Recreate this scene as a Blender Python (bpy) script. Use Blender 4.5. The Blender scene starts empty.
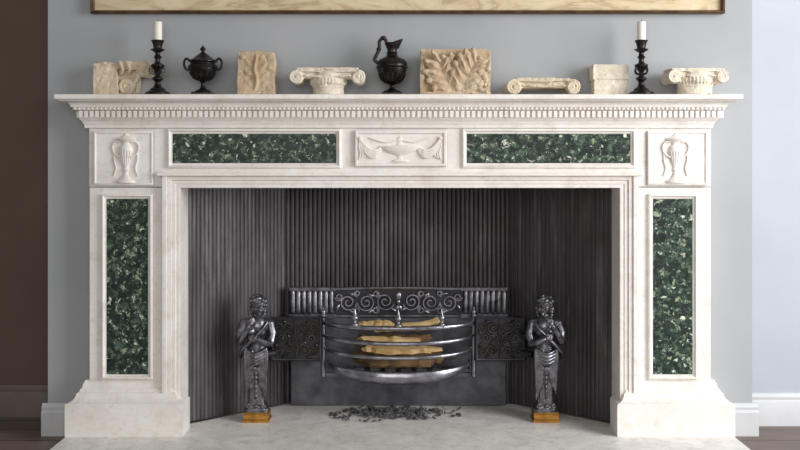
import bpy, bmesh, math, random
from mathutils import Vector, Matrix, noise as mnoise
random.seed(7)
C = bpy.context.scene.collection
R = math.radians
PI = math.pi
D, ZC, YH = 3.5, 0.921, 170.0
bpy.context.scene.view_settings.view_transform = 'Standard'

# ------------------------------------------------------------------ materials
def lin(r, g, b):
    f = lambda c: (c/255/12.92) if c/255 <= .04045 else ((c/255+.055)/1.055)**2.4
    return (f(r), f(g), f(b), 1)

def base_mat(name, rough, metal):
    m = bpy.data.materials.new(name); m.use_nodes = True
    nt = m.node_tree; b = nt.nodes['Principled BSDF']
    b.inputs['Roughness'].default_value = rough; b.inputs['Metallic'].default_value = metal
    tc = nt.nodes.new('ShaderNodeTexCoord')
    return m, nt, b, tc

def add_noise(nt, tc, scale, detail=5, stretch=(1, 1, 1), rough=.6, dist=0):
    mp = nt.nodes.new('ShaderNodeMapping'); mp.inputs['Scale'].default_value = stretch
    nt.links.new(tc.outputs['Object'], mp.inputs['Vector'])
    n = nt.nodes.new('ShaderNodeTexNoise'); n.inputs['Scale'].default_value = scale
    n.inputs['Detail'].default_value = detail; n.inputs['Roughness'].default_value = rough
    n.inputs['Distortion'].default_value = dist
    nt.links.new(mp.outputs['Vector'], n.inputs['Vector'])
    return n

def ramp(nt, src, stops):
    r = nt.nodes.new('ShaderNodeValToRGB'); e = r.color_ramp.elements
    while len(e) < len(stops): e.new(.5)
    for i, (p, c) in enumerate(stops):
        e[i].position = p; e[i].color = c
    nt.links.new(src, r.inputs['Fac'])
    return r

def mixc(nt, a, b, fac, mode='MIX'):
    x = nt.nodes.new('ShaderNodeMix'); x.data_type = 'RGBA'; x.blend_type = mode
    if isinstance(fac, float): x.inputs[0].default_value = fac
    else: nt.links.new(fac, x.inputs[0])
    for s, v in ((6, a), (7, b)):
        if isinstance(v, tuple): x.inputs[s].default_value = v
        else: nt.links.new(v, x.inputs[s])
    return x.outputs[2]

def bump(nt, b, src, strength, dist=.01):
    bp = nt.nodes.new('ShaderNodeBump'); bp.inputs['Strength'].default_value = strength
    bp.inputs['Distance'].default_value = dist
    nt.links.new(src, bp.inputs['Height']); nt.links.new(bp.outputs['Normal'], b.inputs['Normal'])

def M(name, c1, c2, scale=8, rough=.5, metal=0., bmp=0., stretch=(1, 1, 1), lo=.35, hi=.65, detail=5, dist=0, spots=None):
    m, nt, b, tc = base_mat(name, rough, metal)
    n = add_noise(nt, tc, scale, detail, stretch, dist=dist)
    r = ramp(nt, n.outputs['Fac'], [(lo, c1), (hi, c2)])
    col = r.outputs['Color']
    for item in (spots or []):
        sc, colr, amt = item[:3]; stv = item[3] if len(item) > 3 else (1, 1, 1)
        n2 = add_noise(nt, tc, sc, 6, stv, rough=.7)
        f = ramp(nt, n2.outputs['Fac'], [(.52, (0, 0, 0, 1)), (.70, (amt, amt, amt, 1))])
        col = mixc(nt, col, colr, f.outputs['Color'])
    nt.links.new(col, b.inputs['Base Color'])
    if bmp:
        n3 = add_noise(nt, tc, scale*5, 6, stretch)
        bump(nt, b, n3.outputs['Fac'], bmp)
    return m

MAT = {}
MAT['marble'] = M('white_marble', lin(233, 227, 220), lin(244, 240, 235), 5, .4, bmp=.04, dist=.6,
                  spots=[(14, lin(206, 190, 174), .4), (60, lin(206, 192, 176), .4), (7, lin(212, 205, 199), .4)])
MAT['hearth'] = M('pale_hearth_marble', lin(216, 212, 206), lin(238, 234, 229), 9, .42, bmp=.05, dist=.8, spots=[(22, lin(164, 158, 152), .5), (70, lin(178, 171, 164), .5)])
MAT['stone'] = M('cream_plaster', lin(208, 190, 162), lin(236, 223, 200), 14, .85, bmp=.45, spots=[(26, lin(156, 126, 92), .7), (9, lin(194, 168, 134), .6), (17, lin(166, 156, 142), .6)])
MAT['stone_pale'] = M('pale_plaster', lin(218, 206, 186), lin(240, 232, 216), 14, .85, bmp=.4, spots=[(26, lin(172, 146, 114), .6), (9, lin(202, 182, 154), .6), (19, lin(184, 176, 164), .6)])
MAT['stone_tan'] = M('tan_plaster', lin(182, 156, 126), lin(216, 196, 166), 12, .85, bmp=.5, spots=[(24, lin(124, 97, 72), .6), (8, lin(232, 214, 188), .7), (15, lin(150, 138, 122), .5)])
MAT['bronze'] = M('dark_bronze', lin(28, 25, 27), lin(60, 54, 53), 30, .33, .7, bmp=.08)
MAT['wax'] = M('ivory_wax', lin(232, 226, 214), lin(240, 236, 226), 10, .5)
MAT['wick'] = M('charred_wick', lin(30, 26, 24), lin(50, 44, 40), 60, .9)
MAT['iron'] = M('cast_iron', lin(60, 57, 60), lin(84, 80, 83), 6, .43, .4, bmp=.08, stretch=(3, 3, .25),
                spots=[(5, lin(52, 45, 43), .5), (10, lin(138, 134, 136), .42, (4, 4, .3))])  # pale upright streaks paint a sheen onto the side panels
MAT['iron_back'] = M('sooty_cast_iron', lin(58, 54, 57), lin(84, 79, 82), 4, .43, .4, bmp=.06, spots=[(5, lin(48, 41, 39), .55), (6, lin(122, 117, 118), .45, (3, 3, .4))])  # sooty blotches, plus pale streaks that paint light along the ribs
MAT['polish'] = M('polished_iron', lin(116, 116, 123), lin(170, 170, 177), 25, .26, .9, bmp=.06)
MAT['figure'] = M('burnished_iron', lin(78, 77, 82), lin(132, 131, 137), 40, .28, .85, bmp=.08)
MAT['greyiron'] = M('grey_iron', lin(70, 70, 76), lin(102, 102, 109), 14, .38, .5, bmp=.1)
MAT['blackiron'] = M('black_iron', lin(36, 35, 39), lin(62, 60, 66), 12, .45, .5, bmp=.1)
MAT['brass'] = M('tarnished_brass', lin(150, 104, 44), lin(196, 146, 70), 30, .4, .8, bmp=.08)
MAT['antique'] = M('dark_antique_iron', lin(48, 47, 49), lin(96, 93, 90), 25, .3, .8, bmp=.08, spots=[(14, lin(122, 100, 66), .4)])
MAT['wood_pale'] = M('split_wood', lin(184, 148, 94), lin(230, 200, 146), 10, .85, stretch=(.4, 3, 3), bmp=.7, spots=[(14, lin(124, 90, 54), .75, (.5, 3, 3))])
MAT['wood_bark'] = M('bark', lin(82, 64, 48), lin(150, 118, 80), 16, .9, stretch=(.5, 2, 2), bmp=.6)
MAT['ash'] = M('ash_flakes', lin(36, 36, 38), lin(118, 116, 116), 60, .95)
MAT['gilt'] = M('dull_gilt', lin(74, 54, 34), lin(112, 84, 54), 20, .45, .4, bmp=.1)
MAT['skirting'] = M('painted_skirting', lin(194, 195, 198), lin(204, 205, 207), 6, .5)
MAT['skirting_dim'] = M('alcove_shade_skirting', lin(110, 97, 91), lin(122, 108, 101), 6, .5)  # skirting darkened to brown, the left alcove's shade put into its colour
MAT['wall'] = M('grey_blue_paint', lin(164, 167, 170), lin(171, 173, 176), 3, .9, bmp=.02)
MAT['wall_r'] = M('pale_blue_paint', lin(174, 181, 190), lin(180, 187, 195), 3, .9, bmp=.02)
MAT['wall_l'] = M('alcove_shade_paint', lin(104, 84, 74), lin(112, 91, 81), 3, .9, bmp=.02)  # brown tone paints in the shade of the left alcove

# green breccia marble: dark irregular ground with pale flecks
m, nt, b, tc = base_mat('green_breccia_marble', .42, 0)
b.inputs['Specular IOR Level'].default_value = .3
n1 = add_noise(nt, tc, 26, 6, rough=.7)
c_ = ramp(nt, n1.outputs['Fac'], [(.3, lin(16, 26, 24)), (.5, lin(33, 47, 42)), (.7, lin(60, 78, 67))]).outputs['Color']
def layer(c_, scale, lo, hi, colr, amt, rough=.72, dist=.5, off=0):
    n = add_noise(nt, tc, scale, 6, rough=rough, dist=dist)
    n.noise_dimensions = '4D'; n.inputs['W'].default_value = off
    f = ramp(nt, n.outputs['Fac'], [(lo, (0, 0, 0, 1)), (hi, (amt, amt, amt, 1))])
    return mixc(nt, c_, colr, f.outputs['Color'])
c_ = layer(c_, 40, .51, .59, lin(88, 108, 91), .9, off=1)
c_ = layer(c_, 28, .53, .60, lin(20, 32, 29), .92, off=2)
c_ = layer(c_, 42, .565, .605, lin(152, 165, 140), .95, off=3)
c_ = layer(c_, 36, .595, .63, lin(222, 224, 206), 1.0, off=4)
nt.links.new(c_, b.inputs['Base Color'])
MAT['green'] = m

# floorboards
m, nt, b, tc = base_mat('oak_boards', .5, 0)
br = nt.nodes.new('ShaderNodeTexBrick')
br.inputs['Scale'].default_value = 1; br.inputs['Brick Width'].default_value = 1.6; br.inputs['Row Height'].default_value = .14
br.inputs['Mortar Size'].default_value = .004
br.inputs['Color1'].default_value = lin(120, 104, 94); br.inputs['Color2'].default_value = lin(142, 126, 114); br.inputs['Mortar'].default_value = lin(54, 46, 42)
nt.links.new(tc.outputs['Object'], br.inputs['Vector'])
n = add_noise(nt, tc, 6, 6, (1, 12, 1))
rr = ramp(nt, n.outputs['Fac'], [(.3, (.6, .6, .6, 1)), (.7, (1, 1, 1, 1))])
nt.links.new(mixc(nt, br.outputs['Color'], rr.outputs['Color'], 1.0, 'MULTIPLY'), b.inputs['Base Color'])
MAT['floor'] = m

# faded painting
m, nt, b, tc = base_mat('faded_canvas', .7, 0)
n = add_noise(nt, tc, 5, 6, (1, 1, 3), dist=1.2)
r1 = ramp(nt, n.outputs['Fac'], [(.38, lin(222, 206, 172)), (.52, lin(210, 190, 154)), (.6, lin(182, 158, 124)), (.66, lin(214, 197, 163))])
nt.links.new(r1.outputs['Color'], b.inputs['Base Color'])
MAT['canvas'] = m

# ------------------------------------------------------------------ mesh helpers
def box(bm, x0, x1, y0, y1, z0, z1, mtx=None):
    vs = [bm.verts.new((x, y, z)) for x in (x0, x1) for y in (y0, y1) for z in (z0, z1)]
    if mtx:
        for v_ in vs: v_.co = mtx @ v_.co
    for f in ((0, 1, 3, 2), (4, 6, 7, 5), (0, 4, 5, 1), (2, 3, 7, 6), (0, 2, 6, 4), (1, 5, 7, 3)):
        bm.faces.new([vs[i] for i in f])

def loft(bm, rings, cap=True):
    rv = [[bm.verts.new(p) for p in r] for r in rings]
    n = len(rv[0])
    for a, b_ in zip(rv, rv[1:]):
        for i in range(n):
            j = (i+1) % n
            bm.faces.new((a[i], a[j], b_[j], b_[i]))
    if cap:
        bm.faces.new(rv[0][::-1]); bm.faces.new(rv[-1])
    return rv

def tube(bm, pts, rad, seg=10, flat=1.0):
    pts = [Vector(p) for p in pts]; n = len(pts)
    if not isinstance(rad, (list, tuple)): rad = [rad]*n
    T = []
    for i in range(n):
        t = pts[min(i+1, n-1)]-pts[max(i-1, 0)]
        T.append(t.normalized() if t.length > 1e-9 else Vector((0, 0, 1)))
    u = Vector((0, 0, 1)) if abs(T[0].z) < .9 else Vector((1, 0, 0))
    u = (u-T[0]*u.dot(T[0])).normalized()
    rings = []
    for i in range(n):
        u = (u-T[i]*u.dot(T[i])).normalized(); w = T[i].cross(u)
        rings.append([pts[i]+(u*math.cos(a)+w*math.sin(a)*flat)*rad[i] for a in [2*PI*k/seg for k in range(seg)]])
    loft(bm, rings)

def ball(bm, c, r, rot=None, seg=14):
    if not isinstance(r, (list, tuple)): r = (r, r, r)
    mt = Matrix.Translation(c)
    if rot: mt = mt @ Matrix.Rotation(rot[2], 4, 'Z') @ Matrix.Rotation(rot[1], 4, 'Y') @ Matrix.Rotation(rot[0], 4, 'X')
    mt = mt @ Matrix.Diagonal((r[0], r[1], r[2], 1))
    bmesh.ops.create_uvsphere(bm, u_segments=seg, v_segments=max(6, seg*2//3), radius=1, matrix=mt)

def cap(bm, a, b, ra, rb, seg=10):
    tube(bm, [a, b], [ra, rb], seg); ball(bm, a, ra, seg=seg); ball(bm, b, rb, seg=seg)

def chain(bm, pts, rad, seg=10):
    tube(bm, pts, rad, seg)
    r = rad if isinstance(rad, (list, tuple)) else [rad]*len(pts)
    ball(bm, pts[0], r[0], seg=seg); ball(bm, pts[-1], r[-1], seg=seg)

def lathe(bm, prof, seg=32, c=(0, 0, 0), sx=1, sy=1):
    loft(bm, [[(c[0]+max(r, 2e-4)*sx*math.cos(a), c[1]+max(r, 2e-4)*sy*math.sin(a), c[2]+z) for a in [2*PI*k/seg for k in range(seg)]] for r, z in prof])

def smoothprof(pts, n=5):
    out = []
    for i in range(len(pts)-1):
        p0 = pts[max(i-1, 0)]; p1 = pts[i]; p2 = pts[i+1]; p3 = pts[min(i+2, len(pts)-1)]
        for k in range(n):
            t = k/n
            out.append(tuple(.5*(2*p1[j]+(p2[j]-p0[j])*t+(2*p0[j]-5*p1[j]+4*p2[j]-p3[j])*t*t+(3*p1[j]-p0[j]-3*p2[j]+p3[j])*t**3) for j in range(len(p1))))
    out.append(tuple(pts[-1]))
    return out

def prism(bm, poly, y0, y1):
    a = [bm.verts.new((x, y0, z)) for x, z in poly]; b_ = [bm.verts.new((x, y1, z)) for x, z in poly]
    bm.faces.new(a); bm.faces.new(b_[::-1])
    for i in range(len(poly)):
        j = (i+1) % len(poly); bm.faces.new((a[i], b_[i], b_[j], a[j]))

def rect_frame(bm, x0, x1, z0, z1, prof, y):
    rings = [[(x0+d, y-h, z0+d), (x1-d, y-h, z0+d), (x1-d, y-h, z1-d), (x0+d, y-h, z1-d)] for d, h in prof]
    loft(bm, rings, cap=False)

def cornice(bm, prof, xl, xr, yf, yb):
    rings = [[(xl-o, yb, z), (xl-o, yf-o, z), (xr+o, yf-o, z), (xr+o, yb, z)] for o, z in prof]
    loft(bm, rings)

def stack(bm, prof, x0, x1, yf, yb):
    loft(bm, [[(x0-o, yf-o, z), (x1+o, yf-o, z), (x1+o, yb, z), (x0-o, yb, z)] for o, z in prof])

def block(bm, prof, x0, x1, y0, y1):
    loft(bm, [[(x0-o, y0-o, z), (x1+o, y0-o, z), (x1+o, y1+o, z), (x0-o, y1+o, z)] for o, z in prof])

def spiral(cx, cz, y, r0, r1, a0, turns, n=40):
    out = []
    for i in range(n+1):
        t = i/n; r = r0+(r1-r0)*t; a = a0+turns*2*PI*t
        out.append((cx+r*math.cos(a), y, cz+r*math.sin(a)))
    return out

def finish(name, bm, mat, parent=None, loc=None, smooth=40, bevel=0, remesh=0, relax=2):
    bmesh.ops.recalc_face_normals(bm, faces=bm.faces[:])
    me = bpy.data.meshes.new(name); bm.to_mesh(me); bm.free()
    o = bpy.data.objects.new(name, me); C.objects.link(o)
    if remesh:
        md = o.modifiers.new('r', 'REMESH'); md.mode = 'VOXEL'; md.voxel_size = remesh
        s = o.modifiers.new('s', 'SMOOTH'); s.iterations = relax; s.factor = .5
        dg = bpy.context.evaluated_depsgraph_get(); dg.update()
        me2 = bpy.data.meshes.new_from_object(o.evaluated_get(dg))
        o.modifiers.clear(); o.data = me2; bpy.data.meshes.remove(me); me = me2; me.name = name
    me.materials.clear(); me.materials.append(MAT[mat])
    if smooth:
        me.polygons.foreach_set('use_smooth', [True]*len(me.polygons))
        me.set_sharp_from_angle(angle=R(180 if remesh else smooth))
    if bevel:
        bv = o.modifiers.new('bevel', 'BEVEL'); bv.width = bevel; bv.segments = 2; bv.limit_method = 'ANGLE'; bv.angle_limit = R(40)
    if parent: o.parent = parent
    if loc: o.location = loc
    return o

def tag(o, label, cat, group=None):
    o['label'] = label; o['category'] = cat
    if group: o['group'] = group
    return o

def thing(name, label, cat, loc=(0, 0, 0), group=None):
    o = bpy.data.objects.new(name, None); C.objects.link(o); o.location = loc; o.empty_display_size = .05
    return tag(o, label, cat, group)

def struct(name, bm, mat, **k):
    o = finish(name, bm, mat, **k); o['kind'] = 'structure'; return o

def roughen(bm, amt, freq):
    for v_ in bm.verts:
        v_.co += Vector(mnoise.noise_vector(v_.co*freq))*amt

def X(px, Y=0): return (px-400)*(D+Y)/1000
def Z(py, Y=0): return ZC+(YH-py)*(D+Y)/1000

NB = bmesh.new
WY = .07           # face of the chimney breast
FZ = -.025         # floor level, hearth top is z = 0
CBX = 1.257
LY, RY = .346, .21

# ------------------------------------------------------------------ setting
bm = NB(); box(bm, -3, 3, -4.5, 1.2, FZ-.05, FZ); struct('floor', bm, 'floor', smooth=0)
bm = NB()
prism(bm, [(-CBX, FZ), (-CBX, 2.6), (CBX, 2.6), (CBX, FZ), (.835, FZ), (.835, .93), (-.835, .93), (-.835, FZ)], WY, 1.1)
struct('wall_back', bm, 'wall', smooth=0)
bm = NB(); box(bm, -3, -CBX, LY, LY+.15, FZ, 2.6); struct('wall_left', bm, 'wall_l', smooth=0)
bm = NB(); box(bm, CBX, 3, RY, RY+.15, FZ, 2.6); struct('wall_right', bm, 'wall_r', smooth=0)
def skirting(name, x0, x1, y, mat, h=.115, t=.018):
    bm = NB()
    prof = [(0, FZ), (t, FZ), (t, FZ+h*.72), (t*.7, FZ+h*.8), (t*.75, FZ+h*.88), (t*.35, FZ+h*.96), (t*.3, FZ+h), (0, FZ+h)]
    a = [bm.verts.new((x0, y-o, z)) for o, z in prof]; b_ = [bm.verts.new((x1, y-o, z)) for o, z in prof]
    bm.faces.new(a); bm.faces.new(b_[::-1])
    for i in range(len(prof)):
        j = (i+1) % len(prof); bm.faces.new((a[i], b_[i], b_[j], a[j]))
    struct(name, bm, mat, smooth=30)
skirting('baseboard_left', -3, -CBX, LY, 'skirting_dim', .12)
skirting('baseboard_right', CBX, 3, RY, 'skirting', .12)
skirting('baseboard_back_left', -CBX-.018, -1.158, WY, 'skirting')
skirting('baseboard_back_right', 1.158, CBX+.018, WY, 'skirting')

# hearth
bm = NB()
hp = [(-1.157, -.62), (1.157, -.62), (1.157, WY-.001), (.766, WY-.001), (.766, .135), (.445, .435), (-.445, .435), (-.766, .135), (-.766, WY-.001), (-1.157, WY-.001)]
a = [bm.verts.new((x, y, FZ)) for x, y in hp]; b_ = [bm.verts.new((x, y, 0)) for x, y in hp]
bm.faces.new(a[::-1]); bm.faces.new(b_)
for i in range(len(hp)):
    j = (i+1) % len(hp); bm.faces.new((a[i], a[j], b_[j], b_[i]))
o = finish('hearth', bm, 'hearth', smooth=0, bevel=.004)
tag(o, 'pale mottled marble hearth slab in front of and inside the fireplace', 'hearth')

# ------------------------------------------------------------------ mantelpiece
mp = thing('mantelpiece', 'carved white marble fireplace surround with green marble inlay panels and dentil shelf', 'mantelpiece')
bm = NB()
prof = [(0, 1.066), (.008, 1.068), (.010, 1.080), (.013, 1.083), (.015, 1.090), (.021, 1.096), (.023, 1.099), (.023, 1.128), (.040, 1.129), (.040, 1.138), (.046, 1.139), (.046, 1.142),
        (.0475, 1.147), (.052, 1.152), (.060, 1.155), (.068, 1.156), (.075, 1.158), (.078, 1.161), (.0835, 1.162), (.0873, 1.165), (.0873, 1.178), (.085, 1.180)]
cornice(bm, prof, -1.0925, 1.0845, 0, WY-.001)
finish('shelf', bm, 'marble', mp, smooth=25)
bm = NB()
nD = 118; x0 = -1.115; st = 2.23/nD
for i in range(nD):
    x = x0+i*st+st/2
    box(bm, x-st*.31, x+st*.31, -.039, -.02, 1.103, 1.126)
for s in (-1, 1):
    for k in range(4):
        y = -.012+k*st
        xa, xb = sorted((s*1.105, s*1.1265)); box(bm, xa, xb, y-st*.31, y+st*.31, 1.103, 1.126)
finish('dentil_band', bm, 'marble', mp, smooth=0)
bm = NB()
nB = 150; w_ = 2.177+.08
for i in range(nB):
    ball(bm, (-.004-w_/2+(i+.5)*w_/nB, -.041, 1.1335), (.0060, .005, .0044), seg=8)
finish('bead_band', bm, 'marble', mp, smooth=60)
bm = NB()
prism(bm, [(-1.0885, .8625), (-1.0885, 1.07), (1.0885, 1.07), (1.0885, .8625), (.8295, .8625), (.8295, .90), (-.8295, .90), (-.8295, .8625)], 0, WY-.001)
finish('entablature', bm, 'marble', mp, smooth=0, bevel=.002)
for s in (-1, 1):
    bm = NB(); xa, xb = sorted((s*1.0885, s*.8295)); box(bm, xa, xb, .002, WY-.001, .1, .860)
    finish('jamb', bm, 'marble', mp, smooth=0, bevel=.003)
    bm = NB(); xa, xb = sorted((s*1.157, s*.750))
    stack(bm, [(0, 0), (0, .108), (-.003, .112), (-.012, .115), (-.022, .122), (-.028, .132), (-.031, .143), (-.038, .147), (-.040, .155), (-.046, .160), (-.048, .172), (-.055, .185)], xa, xb, -.05, WY-.001)
    finish('plinth', bm, 'marble', mp, smooth=25)
def ushape(bm, xo, xi, zt, zi, y0, y1, zb=.0):
    prism(bm, [(-xo, zb), (-xo, zt), (xo, zt), (xo, zb), (xi, zb), (xi, zi), (-xi, zi), (-xi, zb)], y0, y1)
bm = NB()
ushape(bm, .8295, .768, .917, .858, -.006, .13)
ushape(bm, .8295, .812, .917, .8995, -.020, 0, .12)
ushape(bm, .812, .797, .8995, .885, -.014, 0, .12)
ushape(bm, .797, .783, .885, .8715, -.009, 0, .12)
box(bm, -.845, .845, -.030, .002, .9, .912)
finish('architrave', bm, 'marble', mp, smooth=0, bevel=.0025)

FR = [(0, 0), (0, .008), (.003, .011), (.007, .012), (.010, .009), (.012, .005), (.016, .004), (.0185, .001)]
def inlay(x0, x1, z0, z1):
    bm = NB(); box(bm, x0, x1, -.0035, .004, z0, z1)
    o = finish('inlay_panel', bm, 'green', mp, smooth=0); o['label'] = 'dark green breccia marble inlay'
    bm = NB(); rect_frame(bm, x0-.018, x1+.018, z0-.018, z1+.018, FR, .001)
    finish('panel_moulding', bm, 'marble', mp, smooth=25)
inlay(X(173), X(336), Z(163), Z(134)); inlay(X(467), X(630), Z(163), Z(134))
inlay(X(107), X(148), Z(374), Z(199)); inlay(X(653), X(692), Z(374), Z(199))

# carved corner panels: slender footed urn with thin curved handles
def corner_relief(cx, xa, xb):
    z0, z1 = Z(185), Z(131)
    bm = NB(); box(bm, xa, xb, -.006, .004, z0, z1)
    rect_frame(bm, xa, xb, z0, z1, [(0, 0), (0, .009), (.003, .011), (.007, .011), (.010, .007), (.011, .004)], .001)
    zc = (z0+z1)/2; y = -.007
    lathe(bm, smoothprof([(.032, -.087), (.032, -.080), (.022, -.075), (.011, -.062), (.008, -.048), (.013, -.041), (.009, -.035), (.013, -.018), (.019, .006), (.024, .026), (.022, .038), (.014, .046), (.015, .054), (.030, .063), (.034, .068), (.022, .072), (.009, .079), (.001, .088)], 3), 24, (cx, y, zc), 1, .6)
    for s in (-1, 1):
        tube(bm, smoothprof([(cx+s*.020, y-.006, zc+.056), (cx+s*.034, y-.004, zc+.056), (cx+s*.044, y-.003, zc+.046), (cx+s*.045, y-.003, zc+.030), (cx+s*.036, y-.003, zc+.012), (cx+s*.018, y-.006, zc+.002)], 4), .0029, 8)
        tube(bm, smoothprof([(cx+s*.042, y-.001, zc+.020), (cx+s*.040, y-.002, zc-.010), (cx+s*.034, y-.002, zc-.036), (cx+s*.042, y-.001, zc-.062)], 4), .0026, 8)
    for k in range(7):
        a = -PI/2+(k-3)*.42
        tube(bm, [(cx+.012*math.cos(a), y+.6*.012*math.sin(a), zc-.022), (cx+.0195*math.cos(a), y+.6*.0195*math.sin(a), zc+.006), (cx+.0235*math.cos(a), y+.6*.0235*math.sin(a), zc+.024)], [.0012, .0024, .0026], 6)
    o = finish('carved_panel', bm, 'marble', mp, smooth=35)
    o['label'] = 'square corner panel carved with a slender footed urn'
corner_relief(X(126.5), X(94), X(154)); corner_relief(X(675), X(647), X(707))
bm = NB()
xa, xb, z0, z1 = -.158, .163, Z(166.5), Z(130.5); cx = 0; zc = (z0+z1)/2
box(bm, xa, xb, -.008, .004, z0, z1)
rect_frame(bm, xa, xb, z0, z1, [(0, 0), (0, .012), (.003, .015), (.009, .015), (.012, .010)], .001)
pr = smoothprof([(.030, -.046), (.026, -.041), (.010, -.036), (.009, -.026), (.030, -.018), (.056, -.008), (.070, .003), (.072, .007), (.054, .009), (.020, .011), (.010, .016), (.009, .022), (.012, .028), (.008, .036), (.001, .044)], 3)
lathe(bm, pr, 24, (cx, -.009, zc), 1, .26)
for s in (-1, 1):
    for k in range(4):
        d_ = k*.0072
        tube(bm, smoothprof([(s*.064, -.012, zc+.006-d_*.6), (s*.082, -.015, zc-.006-d_), (s*.100, -.015, zc-.006-d_*1.1), (s*.122, -.014, zc+.010-d_), (s*.142, -.012, zc+.036-d_*.7)], 5), [.0033]*5+[.0044]*11+[.0034]*5, 6)
    for k in range(3):
        tube(bm, smoothprof([(s*.140, -.012, zc+.030), (s*(.143-k*.006), -.013, zc+.006), (s*(.137-k*.008), -.013, zc-.016), (s*(.143-k*.009), -.012, zc-.038+k*.004)], 4), .0032, 6)
    tube(bm, smoothprof([(s*.014, -.012, zc+.028), (s*.046, -.013, zc+.022), (s*.076, -.013, zc+.028), (s*.104, -.012, zc+.037)], 4), .0032, 6)
    ball(bm, (s*.141, -.012, zc+.036), (.008, .006, .006), seg=8)
o = finish('carved_panel', bm, 'marble', mp, smooth=35); o['label'] = 'centre tablet carved with a wide low urn and spreading cloth'

# ------------------------------------------------------------------ firebox lining
fb = thing('firebox_lining', 'dark reeded cast iron lining of the firebox behind the grate', 'fireplace lining')
def reeded(name, p0, p1, nfl, amp, mat, z0=.001, z1=.926):
    bm = NB(); p0 = Vector((*p0, 0)); p1 = Vector((*p1, 0)); d = p1-p0; nrm = Vector((d.y, -d.x, 0)).normalized()
    if nrm.y > 0: nrm = -nrm
    n = nfl*8; ra, rb = [], []
    for i in range(n+1):
        t = i/n; ph = (t*nfl) % 1
        h = amp*math.sqrt(max(0, 1-(2*ph-1)**2))
        q = p0+d*t+nrm*h
        ra.append(bm.verts.new((q.x, q.y, z0))); rb.append(bm.verts.new((q.x, q.y, z1)))
    for i in range(n): bm.faces.new((ra[i], ra[i+1], rb[i+1], rb[i]))
    c = [p0-nrm*.015, p1-nrm*.015]
    ba = [bm.verts.new((q.x, q.y, z0)) for q in c]; bb = [bm.verts.new((q.x, q.y, z1)) for q in c]
    bm.faces.new((ba[0], ba[1], bb[1], bb[0])); bm.faces.new((ra[0], rb[0], bb[0], ba[0])); bm.faces.new((ra[-1], ba[1], bb[1], rb[-1]))
    return finish(name, bm, mat, fb, smooth=50)
reeded('back_panel', (-.452, .448), (.432, .448), 50, .0062, 'iron_back')
reeded('side_panel', (-.785, .137), (-.452, .447), 26, .0016, 'iron')
reeded('side_panel', (.432, .447), (.785, .137), 26, .0016, 'iron')

# ------------------------------------------------------------------ fire grate
gx = -.006
gr = thing('fire_grate', 'cast iron fire grate with bowed bars, scroll panels and two standing figures', 'fire grate', (gx, .184, 0))
GO = Vector((gx, .184, 0))
def gpart(name, bm, mat, parent=gr, **k):
    for v_ in bm.verts: v_.co -= GO
    return finish(name, bm, mat, parent, **k)
bm = NB(); BY = .405
box(bm, gx-.42, gx+.42, BY, BY+.02, .0, .452)
gpart('back_plate', bm, 'greyiron', smooth=0, bevel=.003)
for s in (-1, 1):
    bm = NB()
    for k in range(8):
        x = gx+s*(.262+k*.0215)
        tube(bm, [(x, BY, .36), (x, BY-.002, .366), (x, BY-.004, .44), (x, BY, .454)], [.006, .0115, .0115, .008], 10)
    xa, xb = sorted((gx+s*.245, gx+s*.425)); box(bm, xa, xb, BY-.014, BY+.015, .451, .463); box(bm, xa, xb, BY-.012, BY+.005, .345, .36)
    gpart('reeded_panel', bm, 'figure', smooth=40)
bm = NB()
pl = [(gx-.25, .345)]+[(gx-.25+.5*i/16, .457+.004*math.sin(PI*i/16)) for i in range(17)]+[(gx+.25, .345)]
prism(bm, pl, BY-.006, BY+.004)
cb = gpart('crest_plate', bm, 'blackiron', smooth=0)
bm = NB()
tube(bm, [(x, BY-.010, z) for x, z in pl[1:-1]], .006, 8); tube(bm, [(gx-.25, BY-.010, .352), (gx+.25, BY-.010, .352)], .004, 8)
for s in (-1, 1):
    c = lambda x, z: (gx+s*x, BY-.011, z)
    for cx_, cz_, r_, a0, tn in ((.052, .410, .036, PI*1.1, 1.9), (.125, .406, .036, 0, -1.9), (.196, .406, .034, PI, 1.8), (.232, .426, .016, 0, -1.4), (.088, .376, .014, PI/2, 1.4), (.162, .374, .014, PI/2, -1.4), (.088, .438, .013, -PI/2, -1.4), (.160, .440, .012, -PI/2, 1.4)):
        tube(bm, [(gx+s*p[0], p[1], p[2]) for p in spiral(cx_, cz_, BY-.011, r_, .005, a0, tn, 36)], .0043, 6)
    for dx, dz, an in [(.02, .378, .6), (.108, .434, .4), (.11, .369, -.5), (.178, .438, .2), (.18, .369, .4), (.236, .385, -1.2)]:
        ball(bm, c(dx, dz), (.015, .005, .006), (0, -s*an, 0), 8)
ball(bm, (gx, BY-.012, .430), (.013, .008, .019)); ball(bm, (gx, BY-.012, .385), (.016, .008, .013)); ball(bm, (gx, BY-.012, .407), (.008, .006, .010))
gpart('scrollwork', bm, 'polish', cb, smooth=40)

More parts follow.
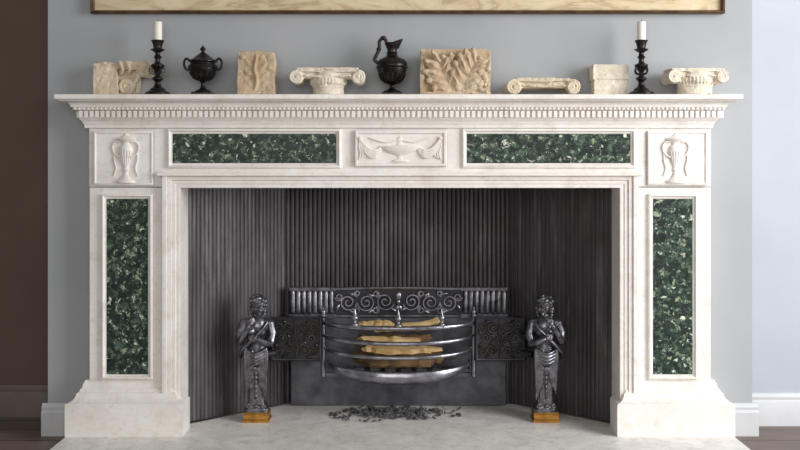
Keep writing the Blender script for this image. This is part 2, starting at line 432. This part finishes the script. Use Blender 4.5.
# bowed basket of rounded bars, narrowing and sagging towards the bottom
BYE = .30
def arc(t, e=0, A=.285, B=.150): return (gx+(A+e)*math.sin(t), BYE-(B+e)*math.cos(t))
def band(name, prof, A, B, sag, mat='polish', taper=False):
    bm = NB(); rings = []
    zt = max(z for e, z in prof)
    for i in range(49):
        t = R(-90+180*i/48); ct = math.cos(t)
        k = (.30+.70*ct) if taper else 1
        rings.append([(*arc(t, e*k, A, B), zt+(z-zt)*k-sag*ct) for e, z in prof])
    loft(bm, rings); return gpart(name, bm, mat, smooth=60)
def bandprof(z, h, t=.006): return [(t*math.cos(a), z+h*math.sin(a)) for a in [2*PI*k/12 for k in range(12)]]
band('front_bar', bandprof(.347, .0090, .009), .285, .150, .005)
band('front_bar', bandprof(.297, .0076, .0075), .281, .152, .011)
band('front_bar', bandprof(.249, .0076, .0075), .275, .146, .016)
band('apron', [(-.010, .200), (.004, .202), (.008, .198), (.008, .192), (.011, .186), (.009, .172), (.001, .162), (-.014, .152), (-.036, .146), (-.038, .150), (-.018, .158), (-.006, .166)], .268, .138, .022, taper=True)
bm = NB()
for k in range(7):
    x = gx-.18+k*.06; t = math.asin((x-gx)/.25)
    box(bm, x-.009, x+.009, BYE-.10*math.cos(t), BY, .146, .158)
box(bm, gx-.275, gx+.275, BYE-.004, BYE+.016, .136, .150); box(bm, gx-.275, gx+.275, BY-.02, BY, .136, .150)
gpart('bottom_grate', bm, 'greyiron', smooth=0)
for s in (-1, 1):
    bm = NB(); tube(bm, [(gx+s*.285, .288, .14), (gx+s*.285, .288, .366)], .009, 10)
    lathe(bm, smoothprof([(.009, .362), (.014, .370), (.008, .377), (.011, .384), (.006, .394), (.001, .404)], 3), 14, (gx+s*.285, .288, 0))
    gpart('end_post', bm, 'polish', smooth=60)
for t in (-34, 0, 34):
    x, y = arc(R(t)); bm = NB()
    lathe(bm, smoothprof([(.010, .345), (.014, .354), (.007, .361), (.006, .367), (.0125, .376), (.010, .384), (.0055, .394), (.0028, .404), (.0005, .412)], 3), 14, (x, y, 0))
    gpart('finial', bm, 'polish', smooth=60)
for s in (-1, 1):
    bm = NB(); xa, xb = sorted((gx+s*.290, gx+s*.475)); box(bm, xa, xb, .262, BY, .20, .352)
    gpart('hob', bm, 'blackiron', smooth=0, bevel=.004)
    bm = NB(); x0, x1, z0, z1 = xa, xb, .206, .368; y = .258
    rect_frame(bm, x0, x1, z0, z1, [(0, 0), (0, .007), (.003, .009), (.007, .007), (.008, 0), (0, 0)], y)
    box(bm, x0, x1, y-.001, y+.003, z0, z1)
    sp = gpart('scroll_panel', bm, 'blackiron', smooth=40); sp['label'] = 'dark iron side panel with raised scrolls'
    bm = NB()
    cxp = (x0+x1)/2; czp = (z0+z1)/2
    for q in (-1, 1):
        for dx, dz, r_, a0, tn in ((.028, .044, .024, PI, 1.7), (.066, .048, .017, 0, -1.5), (.030, -.044, .024, PI, -1.7), (.066, -.048, .017, 0, 1.5), (.055, .004, .020, PI/2, 1.6), (.018, .008, .012, 0, 1.4), (.020, -.014, .010, 0, -1.4)):
            tube(bm, [(cxp+q*p[0], p[1]-.002, czp+p[2]) for p in spiral(dx, dz, y-.004, r_, .004, a0, tn, 28)], .0036, 6)
        for dx, dz, an in ((.046, .066, .4), (.046, -.066, -.4), (.076, .024, 1.2), (.076, -.024, -1.2), (.03, .012, .8), (.032, -.012, -.8), (.028, .044, 0), (.03, -.044, 0)): ball(bm, (cxp+q*dx, y-.005, czp+dz), (.011, .007, .0048), (0, -q*an, 0), 8)
    tube(bm, smoothprof([(cxp, y-.005, czp-.07), (cxp+.004, y-.006, czp-.02), (cxp-.004, y-.006, czp+.02), (cxp, y-.005, czp+.07)], 4), .004, 6)
    gpart('scrollwork', bm, 'antique', sp, smooth=40)
    for z in (.235, .30):
        bm = NB(); tube(bm, [(gx+s*.465, .25, z), (gx+s*.50, .215, z)], .012, 8)
        gpart('bracket', bm, 'blackiron', smooth=60)

def figure(bx, by, s):
    """draped half figure growing out of a tapering pedestal, .46 m tall with its foot block; s = side its gaze turns to"""
    bm = NB()
    lathe(bm, smoothprof([(.038, .235), (.039, .268), (.037, .29), (.041, .322), (.044, .348), (.034, .374), (.017, .388), (.016, .405)], 3), 24, sx=1, sy=.85)
    loft(bm, [[(x_*w, y_*w*.85, z) for x_, y_ in ((-1, -.7), (-.7, -1), (.7, -1), (1, -.7), (1, .7), (.7, 1), (-.7, 1), (-1, .7))] for w, z in
              ((.043, .034), (.043, .047), (.038, .051), (.035, .058), (.0295, .064), (.029, .075), (.0305, .12), (.0335, .18), (.0365, .235), (.038, .262))])
    cap(bm, (-.041, 0, .356), (.041, 0, .356), .0195, .0195)
    ball(bm, (-.019, -.029, .329), (.018, .016, .019)); ball(bm, (.019, -.029, .329), (.018, .016, .019))
    n0 = len(bm.verts)
    hc = Vector((s*.004, -.008, .423)); f = Vector((s*.38, -1, -.10)).normalized(); sd = Vector((-f.y, f.x, 0)).normalized()
    ball(bm, hc, (.0255, .027, .033)); ball(bm, hc+f*.010+Vector((0, 0, -.018)), (.017, .017, .015))
    cap(bm, hc+f*.027+Vector((0, 0, .004)), hc+f*.034+Vector((0, 0, -.008)), .003, .0045, 8)
    for q in (-1, 1):
        cap(bm, hc+f*.0255+sd*q*.004+Vector((0, 0, .010)), hc+f*.022+sd*q*.015+Vector((0, 0, .009)), .0034, .0028, 8)
        ball(bm, hc+f*.0225+sd*q*.010+Vector((0, 0, .003)), .0035, seg=8)
        ball(bm, hc+f*.0185+sd*q*.013+Vector((0, 0, -.010)), .008, seg=8)
        ball(bm, hc+sd*q*.026, (.004, .006, .009), seg=8)
    cap(bm, hc+f*.027+sd*.005+Vector((0, 0, -.0165)), hc+f*.027-sd*.005+Vector((0, 0, -.0165)), .003, .003, 8)
    ball(bm, hc+f*.024+Vector((0, 0, -.026)), .006, seg=8)
    ball(bm, hc-f*.007+Vector((0, 0, .009)), (.027, .026, .028))
    rnd = random.Random(3)
    for k in range(46):
        th = rnd.uniform(-2.6, 2.6); el = rnd.uniform(-.5, 1.45)
        if abs(th) < 1.0 and el < .55: el = rnd.uniform(.6, 1.3)
        dvec = f*math.cos(th)*math.cos(el)+sd*math.sin(th)*math.cos(el)+Vector((0, 0, math.sin(el)))
        ball(bm, hc+Vector((0, 0, .004))+dvec*.029, rnd.uniform(.006, .0085), seg=8)
    for q in (-1, 1):
        for k in range(4): ball(bm, hc+sd*q*(.026-.001*k)-f*.006+Vector((0, 0, -.012-.011*k)), .0085-.0008*k, seg=8)
    for v_ in list(bm.verts)[n0:]: v_.co = hc+(v_.co-hc)*1.07
    def hand(w, d, up):
        d = d.normalized(); sx_ = d.cross(up).normalized()
        ball(bm, w+d*.008, (.009, .008, .009), seg=8)
        for k in range(4):
            b0 = w+d*.013+sx_*(k-1.5)*.0058; ln = (.014, .018, .016, .012)[k]
            chain(bm, [b0, b0+d*ln*.6, b0+d*ln-up*.004], [.0031, .0029, .0025], 6)
        chain(bm, [w+d*.004-sx_*.008, w+d*.014-sx_*.015], [.0035, .0027], 6)
    chain(bm, [(-s*.048, -.002, .356), (-s*.059, -.016, .325), (-s*.055, -.029, .295)], [.0175, .016, .014])
    chain(bm, [(-s*.055, -.029, .295), (-s*.040, -.050, .322), (-s*.022, -.058, .352)], [.014, .0115, .0085])
    hand(Vector((-s*.019, -.058, .356)), Vector((s*.5, -.02, .85)), Vector((0, -1, 0)))
    chain(bm, [(s*.048, -.002, .356), (s*.059, -.012, .322), (s*.054, -.025, .288)], [.0175, .016, .014])
    chain(bm, [(s*.054, -.025, .288), (s*.036, -.050, .294), (s*.012, -.058, .306)], [.014, .0115, .0085])
    hand(Vector((s*.007, -.058, .308)), Vector((-s*1, -.02, .3)), Vector((0, -1, .1)))
    sash = smoothprof([(s*.042, -.022, .366), (s*.022, -.043, .336), (-s*.012, -.043, .304), (-s*.038, -.029, .274), (-s*.041, -.004, .25)], 4)
    for k in range(3): tube(bm, [(x_-s*.009*k, y_-.001, z_-.010*k) for x_, y_, z_ in sash], .0056, 8)
    for zz, rr_ in ((.268, .0065), (.256, .006), (.244, .0055), (.232, .005)):
        tube(bm, smoothprof([(s*.039, -.025, zz), (.0, -.043, zz-.018), (-s*.039, -.025, zz-.004)], 5), rr_, 8)
    for q, zb in ((1, .080), (-1, .100)):     # fine folds falling close against the pedestal
        for k in range(5):
            x_ = q*s*(.040-.0062*k)
            tube(bm, smoothprof([(x_, -.029, .262), (x_, -.032, .215), (x_*.93, -.030, .165), (x_*.88, -.027, zb+.014*k)], 4), [.0052]*9+[.005, .0046, .004, .003], 8)
    for k in range(5):
        a = (k-2)*.5; ball(bm, (.010*math.sin(a), -.033, .204-.013*math.cos(a)), (.004, .005, .012), (0, -a, 0), 8)
    for k in range(6): ball(bm, (0, -.031+.0008*k, .178-.017*k), (.0068-.0005*k, .006, .009), seg=8)
    for q in (-1, 1):
        tube(bm, [(q*p[0], p[1], p[2]) for p in spiral(.028, .059, -.033, .0085, .003, PI/2, 1.3, 20)], .003, 6)
    ball(bm, (0, -.034, .059), (.009, .007, .008), seg=10)
    o = finish('figure', bm, 'figure', gr, loc=Vector((bx, by, 0))-GO, remesh=.0017, relax=1)
    o['label'] = 'draped half figure on a tapering pedestal, one hand lifted to its chin'
    bm = NB(); block(bm, [(.002, 0), (.002, .008), (-.002, .012), (-.002, .027), (.0, .031), (-.004, .036)], -.047, .047, -.04, .04)
    o2 = finish('foot_block', bm, 'brass', o, smooth=25); o2['label'] = 'brass foot block'
figure(X(257, .184), .184, 1)
figure(X(545, .184), .184, -1)

# firewood in the basket: rough flat split pieces heaped on dark logs
def log(label, pts, rad, mat, flat=.7, loc=(0, 0, 0), squash=1.0, rot=0.):
    bm = NB(); pts = smoothprof([Vector(p)[:] for p in pts], 7)
    n = len(pts); rs = [rad*(.68+.42*random.random())*(1 if 0 < i < n-1 else .6) for i in range(n)]
    tube(bm, pts, rs, 6, flat)
    roughen(bm, rad*.35, 45)
    for v_ in bm.verts:
        if abs(v_.co.x) > .9*max(abs(p[0]) for p in pts): v_.co.x += random.uniform(-.018, .018)
        v_.co.z *= squash
    o = tag(finish('firewood', bm, mat, loc=loc, smooth=22), label, 'firewood', 'firewood in the grate basket')
    o.rotation_euler = (0, 0, rot)
    return o
log('dark bark log at the bottom rear of the grate basket', [(-.17, 0, 0), (0, .003, .002), (.17, 0, 0)], .029, 'wood_bark', 1, (gx, .350, .198))
log('dark bark log at the bottom front of the grate basket', [(-.12, 0, 0), (0, -.004, .002), (.12, 0, 0)], .023, 'wood_bark', 1, (gx, .280, .192))
log('broad pale split log lying level across the middle of the basket', [(-.13, 0, .010), (0, -.010, .0), (.145, 0, .004)], .030, 'wood_pale', 1.3, (gx+.005, .262, .244), .62)
log('brown bark log at the back, just showing over the pale split logs', [(-.15, 0, .0), (0, 0, .010), (.14, 0, 0)], .027, 'wood_bark', 1, (gx-.01, .352, .258))
log('pale flat slab of wood tipped up to the left above the level log', [(-.12, 0, .012), (0, -.006, .0), (.10, 0, -.008)], .024, 'wood_pale', 1.3, (gx-.02, .262, .283), .6)
log('long pale split log tilted up to the right on top of the pile', [(-.12, -.004, -.002), (0, 0, .0), (.14, .010, .034)], .020, 'wood_pale', 1.1, (gx+.02, .274, .326), .75)
log('short golden wood chunk on top of the pile at the left', [(-.07, 0, .008), (.0, 0, .008), (.06, 0, -.006)], .025, 'wood_pale', 1, (gx-.075, .352, .318), .8)
log('short brown stick at the top right of the pile', [(-.045, 0, -.006), (.0, 0, .002), (.06, 0, .016)], .016, 'wood_bark', 1, (gx+.10, .358, .312))

# ash: loose dark irregular debris
bm = NB(); cnt = 0
while cnt < 560:
    x = random.uniform(-.30, .24); y = random.uniform(.15, .385)
    d_ = math.hypot((x+.03)/.21, (y-.27)/.10)
    if d_ > .75+.7*mnoise.noise(Vector((x*22, y*22, 3)))+.6*random.random()**4: continue
    cnt += 1
    l = .003+.010*random.random()**2; w = .0025+.005*random.random(); h = .001+.0035*random.random()**2
    tl = random.uniform(-.5, .5)
    mt = Matrix.Translation((x, y, .001+h+l*abs(math.sin(tl))+w*.05+.008*random.random()*max(0, 1-d_))) @ Matrix.Rotation(random.random()*PI, 4, 'Z') @ Matrix.Rotation(tl, 4, 'Y')
    nv = len(bm.verts); box(bm, -l, l, -w, w, -h, h, mt)
    ctr = mt.to_translation()
    for v_ in list(bm.verts)[nv:]: v_.co = ctr+(v_.co-ctr)*random.uniform(.55, 1.0)
o = finish('ash', bm, 'ash', smooth=0); o['kind'] = 'stuff'
tag(o, 'scattered dark ash and wood chips on the hearth under the grate', 'ash')

# ------------------------------------------------------------------ things on the shelf
SZ = 1.1803; OY = -.012; U = .00349
def px(p): return (p-400)*U
def candlestick(cx, lab, labc):
    yy = -.036
    t = thing('candlestick', lab, 'candlestick', (cx, yy, SZ), 'dark candlesticks on the mantel shelf')
    bm = NB(); lathe(bm, smoothprof([(.043, 0), (.044, .006), (.038, .011), (.030, .014), (.024, .022), (.015, .028), (.011, .036)], 3), 32)
    finish('base', bm, 'bronze', t, smooth=50)
    bm = NB(); lathe(bm, smoothprof([(.011, .034), (.010, .046), (.018, .054), (.018, .06), (.009, .066), (.008, .078), (.015, .088), (.023, .100), (.022, .106), (.011, .112), (.009, .124), (.014, .132), (.009, .138), (.008, .15)], 3), 24)
    for k in range(4):
        a = k*PI/2+.6
        tube(bm, smoothprof([(.010*math.cos(a), .010*math.sin(a), .072), (.027*math.cos(a), .027*math.sin(a), .078), (.027*math.cos(a), .027*math.sin(a), .092), (.016*math.cos(a), .016*math.sin(a), .098)], 3), .0032, 6)
    finish('stem', bm, 'bronze', t, smooth=50)
    bm = NB(); lathe(bm, smoothprof([(.008, .146), (.014, .150), (.023, .156), (.024, .159), (.016, .161), (.015, .168), (.020, .184), (.023, .188), (.022, .190), (.0185, .188), (.016, .178), (.0, .177)], 3), 24)
    finish('socket', bm, 'bronze', t, smooth=50)
    c = thing('candle', labc, 'candle', (cx, yy, SZ+.1785), 'ivory candles')
    bm = NB(); lathe(bm, [(.0150, 0), (.0150, .072), (.0142, .075), (.010, .0765), (.003, .074), (0, .0735)], 24); finish('wax', bm, 'wax', c, smooth=50)
    bm = NB(); tube(bm, [(0, 0, .072), (.0005, 0, .079), (.002, 0, .083)], .0012, 6); finish('wick', bm, 'wick', c, smooth=60)
candlestick(px(159.5), 'dark bronze candlestick standing between the left carved fragment and the lidded urn', 'short ivory candle in the candlestick beside the lidded urn')
candlestick(px(639.5), 'dark bronze candlestick standing beside the two-tier stone block', 'short ivory candle in the candlestick beside the two-tier block')
t = thing('urn', 'dark bronze lidded urn with two side handles on the mantel shelf', 'urn', (px(203), OY, SZ))
bm = NB(); block(bm, [(0, 0), (0, .009), (-.004, .012)], -.035, .035, -.035, .035); lathe(bm, smoothprof([(.030, .011), (.026, .017), (.012, .024), (.0075, .034), (.007, .044), (.012, .050)], 3), 28)
finish('foot', bm, 'bronze', t, smooth=40)
bm = NB(); lathe(bm, smoothprof([(.006, .048), (.014, .051), (.030, .060), (.044, .078), (.050, .096), (.048, .106), (.042, .110), (.045, .115), (.050, .119)], 4), 36)
for k in range(16):
    a = 2*PI*k/16; tube(bm, [(.017*math.cos(a), .017*math.sin(a), .053), (.032*math.cos(a), .032*math.sin(a), .062), (.045*math.cos(a), .045*math.sin(a), .080)], [.002, .004, .003], 6)
lathe(bm, [(.0500, .095), (.0525, .098), (.0500, .101)], 36)
finish('body', bm, 'bronze', t, smooth=50)
bm = NB(); lathe(bm, smoothprof([(.050, .118), (.049, .122), (.036, .129), (.025, .137), (.013, .146), (.007, .151), (.005, .155), (.010, .160), (.009, .165), (.003, .172), (.0005, .177)], 4), 32)
finish('lid', bm, 'bronze', t, smooth=50)
for s in (-1, 1):
    bm = NB(); tube(bm, smoothprof([(s*.047, 0, .090), (s*.058, 0, .092), (s*.065, 0, .104), (s*.065, 0, .120), (s*.058, 0, .129), (s*.050, 0, .126), (s*.047, 0, .119)], 4), .0042, 8)
    finish('handle', bm, 'bronze', t, smooth=60)
t = thing('ewer', 'dark bronze ewer with tall looped handle on the mantel shelf', 'jug', (px(392), OY, SZ))
bm = NB(); block(bm, [(0, 0), (0, .008), (-.004, .011)], -.035, .035, -.035, .035); lathe(bm, smoothprof([(.032, .010), (.028, .016), (.013, .022), (.008, .030), (.008, .035), (.013, .040)], 3), 28)
finish('foot', bm, 'bronze', t, smooth=40)
bm = NB(); lathe(bm, smoothprof([(.008, .038), (.019, .041), (.034, .054), (.046, .074), (.053, .098), (.050, .114), (.038, .127), (.025, .135), (.018, .144), (.016, .154), (.018, .164), (.022, .170)], 4), 36)
for k in range(20):
    a = 2*PI*k/20; tube(bm, [(.024*math.cos(a), .024*math.sin(a), .044), (.036*math.cos(a), .036*math.sin(a), .056), (.047*math.cos(a), .047*math.sin(a), .076)], [.002, .0045, .003], 6)
    tube(bm, [(.0515*math.cos(a), .0515*math.sin(a), .110), (.040*math.cos(a), .040*math.sin(a), .126)], [.0035, .002], 6)
lathe(bm, [(.051, .094), (.0565, .098), (.052, .103)], 36); lathe(bm, [(.016, .146), (.021, .149), (.016, .152)], 24)
rings = []
for h, r, sh in [(.164, .018, 0), (.174, .023, .3), (.183, .028, .6), (.185, .026, .6), (.174, .016, .3)]:
    rings.append([(r*math.cos(a)*(1.3 if math.cos(a) > 0 else 1)+.004*sh, r*.8*math.sin(a), h+sh*.022*max(0, math.cos(a))) for a in [2*PI*k/24 for k in range(24)]])
loft(bm, rings)
finish('body', bm, 'bronze', t, smooth=50)
bm = NB(); tube(bm, smoothprof([(-.018, 0, .176), (-.022, 0, .194), (-.034, 0, .199), (-.044, 0, .188), (-.044, 0, .165), (-.054, 0, .142), (-.061, 0, .126), (-.050, 0, .114)], 4), .006, 8)
ball(bm, (-.030, 0, .201), (.011, .008, .008)); ball(bm, (-.046, 0, .162), (.009, .007, .008))
finish('handle', bm, 'bronze', t, smooth=60)

def stonething(name, bm, mat, label, cat, x, vox=.0024, y=OY, chip=.0022, relax=2):
    o = finish(name, bm, mat, loc=(x, y, SZ), remesh=vox, relax=relax)
    vs = o.data.vertices
    nr = [v_.normal.copy() for v_ in vs]; cs = [v_.co.copy() for v_ in vs]; flat = []
    for c0, n0 in zip(cs, nr):     # worn, chipped surface
        a_ = c0+Vector((x*3, 0, 0))
        n_ = mnoise.noise(a_*26)*chip+mnoise.noise(a_*70)*chip*.45
        d_ = max(0, mnoise.noise(a_*15+Vector((7, 3, 1)))-.38)*chip*7+max(0, mnoise.noise(a_*48+Vector((2, 9, 4)))-.34)*chip*4
        flat.extend(c0+n0*(n_-d_))
    vs.foreach_set('co', flat); o.data.update()
    o.location.z = SZ-min(flat[2::3])
    return tag(o, label, cat)

def ionic(W, H, rv_, neck, nh, Dp, zvol, abw):
    bm = NB()
    if nh > .002:
        lathe(bm, [(neck*.5, 0), (neck*.5, nh*.7), (neck*.53, nh*.75), (neck*.53, nh*.9), (neck*.5, nh), (neck*.58, zvol+rv_*.5)], 32, sy=min(1, Dp/neck))
        for k in range(18):
            a = PI+PI*k/17
            ball(bm, (neck*.54*math.cos(a), min(1, Dp/neck)*neck*.54*math.sin(a), nh+.010), (.007, .007, .012), seg=8)
    for s in (-1, 1):
        cx_ = s*(W/2-rv_)
        tube(bm, [(cx_, -Dp/2, zvol), (cx_, -Dp*.3, zvol), (cx_, 0, zvol), (cx_, Dp*.3, zvol), (cx_, Dp/2, zvol)], [rv_*.93, rv_*.9, rv_*.72, rv_*.9, rv_*.93], 24)
        sp = spiral(0, 0, -Dp/2-.001, rv_*.88, rv_*.22, PI/2, 2.1, 50)
        tube(bm, [(cx_-s*p[0], p[1]-.002, zvol+p[2]) for p in sp], rv_*.13+.0006, 8)
        ball(bm, (cx_, -Dp/2-.003, zvol), rv_*.22, seg=10)
    box(bm, -(W/2-rv_), W/2-rv_, -Dp/2+.006, Dp/2-.004, zvol-rv_*.1, zvol+rv_*.9)
    tube(bm, [(-(W/2-rv_), -Dp/2-.001, zvol+rv_*.88), (0, -Dp/2-.001, zvol+rv_*.70), (W/2-rv_, -Dp/2-.001, zvol+rv_*.88)], .004, 8)
    tube(bm, [(-(W/2-rv_*2), -Dp/2-.001, zvol+rv_*.2), (0, -Dp/2-.001, zvol+rv_*.05), (W/2-rv_*2, -Dp/2-.001, zvol+rv_*.2)], .004, 8)
    z0 = zvol+rv_*.85
    if H > z0+.004:
        block(bm, [(-.008, z0-.004), (-.004, z0+(H-z0)*.3), (0, z0+(H-z0)*.5), (0, H)], -abw/2, abw/2, -Dp/2-.001, Dp/2+.001)
    return bm
stonething('column_capital', ionic(.264, .092, .026, .108, .034, .10, .058, .212), 'stone_pale', 'cream ionic capital on a round neck, between the square relief block and the ewer', 'column capital', px(328.5), vox=.002, relax=1)
stonething('column_capital', ionic(.258, .060, .028, .10, 0, .10, .028, .18), 'stone', 'low cream ionic capital lying directly on its two scrolls, without a neck', 'column capital', px(541.5), vox=.002, relax=1)
stonething('column_capital', ionic(.213, .090, .025, .120, .038, .10, .060, .186), 'stone_pale', 'cream ionic capital at the right end of the mantel shelf', 'column capital', px(694), vox=.002, relax=1)

# carved fragment at the left end: plain broken block with a bold projecting scroll at its right
bm = NB()
prism(bm, [(-.112, 0), (-.110, .112), (-.060, .119), (-.026, .112), (-.022, 0)], -.034, .034)
box(bm, -.034, .040, -.008, .034, 0, .090)
prism(bm, [(-.030, .094), (-.030, .116), (.020, .122), (.068, .120), (.068, .092), (.02, .088)], -.030, .034)
tube(bm, [(.072, -.038, .092), (.072, .034, .092)], .029, 28)
tube(bm, spiral(.072, .092, -.039, .0255, .004, PI/2, -2.0), .0045, 8)
ball(bm, (.072, -.040, .092), .006, seg=10)
tube(bm, [(.008, -.030, .030), (.008, .03, .030)], .029, 20)
tube(bm, spiral(.008, .030, -.031, .026, .005, PI/2, 1.8), .005, 8)
tube(bm, smoothprof([(.050, -.030, .082), (.044, -.026, .060), (.030, -.022, .044)], 4), .010, 8)
for k in range(2):
    x = -.020+.026*k
    tube(bm, smoothprof([(x, -.028, .118), (x+.008, -.038, .106), (x+.014, -.038, .090), (x+.006, -.028, .078)], 4), .0075, 8)
box(bm, -.03, .044, -.02, .034, 0, .010)
stonething('carved_fragment', bm, 'stone', 'cream stone bracket fragment with plain broken block and rolled scroll, left shelf end', 'stone fragment', px(124), y=.030, vox=.0018, chip=.0022, relax=1)
# upright relief block: shallow, worn carving
bm = NB()
prism(bm, [(-.064, 0), (-.065, .060), (-.061, .147), (.020, .151), (.058, .146), (.066, .120), (.063, 0)], -.028, .04)
box(bm, -.064, .064, -.034, -.02, 0, .012)
tube(bm, smoothprof([(-.004, -.027, .012), (.004, -.029, .05), (-.004, -.029, .09), (.004, -.027, .136)], 4), .006, 8)
for dx, dz, an, l_ in ((.026, .034, .6, .022), (-.026, .040, -.6, .022), (.030, .066, .5, .024), (-.028, .074, -.5, .024), (.026, .100, .7, .022), (-.026, .108, -.7, .022), (.020, .128, .9, .016), (-.046, .128, -.4, .012), (.048, .088, .9, .012)):
    ball(bm, (dx, -.026, dz), (l_, .006, .009), (0, -an, 0), 10)
for v_ in bm.verts: v_.co.z = max(v_.co.z, 0)
stonething('relief_block', bm, 'stone_tan', 'upright tan stone block with worn shallow relief, beside the lidded urn', 'stone fragment', px(257), vox=.002, chip=.003, relax=1)
# large block: broad acanthus leaves
bm = NB()
prism(bm, [(-.122, 0), (-.116, .157), (.104, .160), (.122, .150), (.122, 0)], -.022, .045)
box(bm, -.124, -.108, -.036, -.02, 0, .157); box(bm, -.12, .122, -.036, -.02, 0, .010)
def acanthus(pts, w0, y0, nl):
    p = [Vector(q) for q in smoothprof([(a_, y0-c_, b_) for a_, b_, c_ in pts], 8)]; n = len(p)
    tube(bm, p, [.007*(1-.5*i/n) for i in range(n)], 8); ball(bm, p[-1]+Vector((0, -.004, 0)), (.012, .010, .010), seg=10)
    for j in range(nl):
        i = int((j+.5)/nl*(n-3)); t = j/max(1, nl-1)
        d = (p[i+1]-p[i]).normalized(); q = d.cross(Vector((0, 1, 0))).normalized()
        L = w0*(.75+.5*math.sin(PI*(.2+.6*t)))*(1-.3*t)
        for sg in (-1, 1):
            dirv = d*math.cos(R(48))+q*sg*math.sin(R(48)); an = math.atan2(dirv.z, dirv.x)
            c0 = p[i]+dirv*L*.52
            ball(bm, c0+Vector((0, .001, 0)), (L*.56, .011, L*.27), (0, -an, 0), 14)
            tube(bm, [p[i]+Vector((0, -.004, 0)), c0+Vector((0, -.012, 0)), p[i]+dirv*L*.98+Vector((0, -.003, 0))], [.003, .0042, .002], 6)
            ball(bm, p[i]+dirv*L*1.0+Vector((0, -.004, 0)), (L*.17, .009, L*.14), (0, -an, 0), 8)
acanthus([(-.004, .004, .004), (-.030, .046, .010), (-.052, .092, .016), (-.046, .132, .018)], .064, -.020, 5)
acanthus([(.014, .004, .006), (.034, .050, .014), (.056, .094, .020), (.082, .126, .016)], .068, -.022, 5)
acanthus([(.036, .006, .004), (.074, .024, .010), (.104, .050, .010)], .036, -.022, 3)
for v_ in bm.verts:
    v_.co.x = min(max(v_.co.x, -.125), .123); v_.co.z = min(max(v_.co.z, 0), .160)
stonething('carved_block', bm, 'stone_tan', 'large tan stone block carved with broad acanthus leaves, right of the ewer', 'stone fragment', px(455), vox=.0018, chip=.002, relax=1)
# two tier block
bm = NB()
block(bm, [(0, 0), (0, .048), (-.003, .051), (-.003, .055)], -.058, .058, -.034, .036)
block(bm, [(-.003, .053), (.003, .058), (.003, .102), (.0, .108)], -.060, .060, -.034, .036)
stonething('stone_block', bm, 'stone_pale', 'small pale two-tier stone block beside the right candlestick', 'stone fragment', px(611), vox=.002, y=.026, chip=.0018, relax=1)

# picture above
t = thing('picture', 'wide framed pale picture hanging on the wall above the mantel shelf', 'picture', (0, WY, Z(13, .04)))
xl, xr, hh = X(90, .04), X(725.5, .04), .85
bm = NB(); rect_frame(bm, xl, xr, 0, hh, [(0, .0005), (0, .026), (.003, .030), (.008, .028), (.010, .020), (.012, .018), (.012, .004)], 0); finish('frame', bm, 'gilt', t, smooth=25)
bm = NB(); box(bm, xl+.008, xr-.008, -.012, -.002, .008, hh-.008); finish('canvas', bm, 'canvas', t, smooth=0)

# ------------------------------------------------------------------ light and camera
def area(name, loc, target, sx, sy, power, col):
    l = bpy.data.lights.new(name, 'AREA'); l.shape = 'RECTANGLE'; l.size = sx; l.size_y = sy; l.energy = power; l.color = col
    o = bpy.data.objects.new(name, l); C.objects.link(o); o.location = loc
    o.rotation_euler = (Vector(target)-Vector(loc)).to_track_quat('-Z', 'Y').to_euler()
area('window_light', (3.0, -1.75, 1.6), (.1, 0, .7), 1.8, 2.2, 132, (.985, .99, 1))
area('front_fill_light', (-.2, -4.8, 1.6), (0, .1, .5), 2.6, 1.8, 52, (1, .965, .925))  # added soft fill from the front, to light the firebox
w = bpy.data.worlds.new('world'); bpy.context.scene.world = w; w.use_nodes = True
w.node_tree.nodes['Background'].inputs[0].default_value = (.97, .985, 1, 1); w.node_tree.nodes['Background'].inputs[1].default_value = .24

cam = bpy.data.cameras.new('camera'); cam.lens = 45; cam.sensor_width = 36; cam.shift_y = -(225-YH)/800
co = bpy.data.objects.new('camera', cam); C.objects.link(co); co.location = (0, -D, ZC); co.rotation_euler = (PI/2, 0, 0)
bpy.context.scene.camera = co
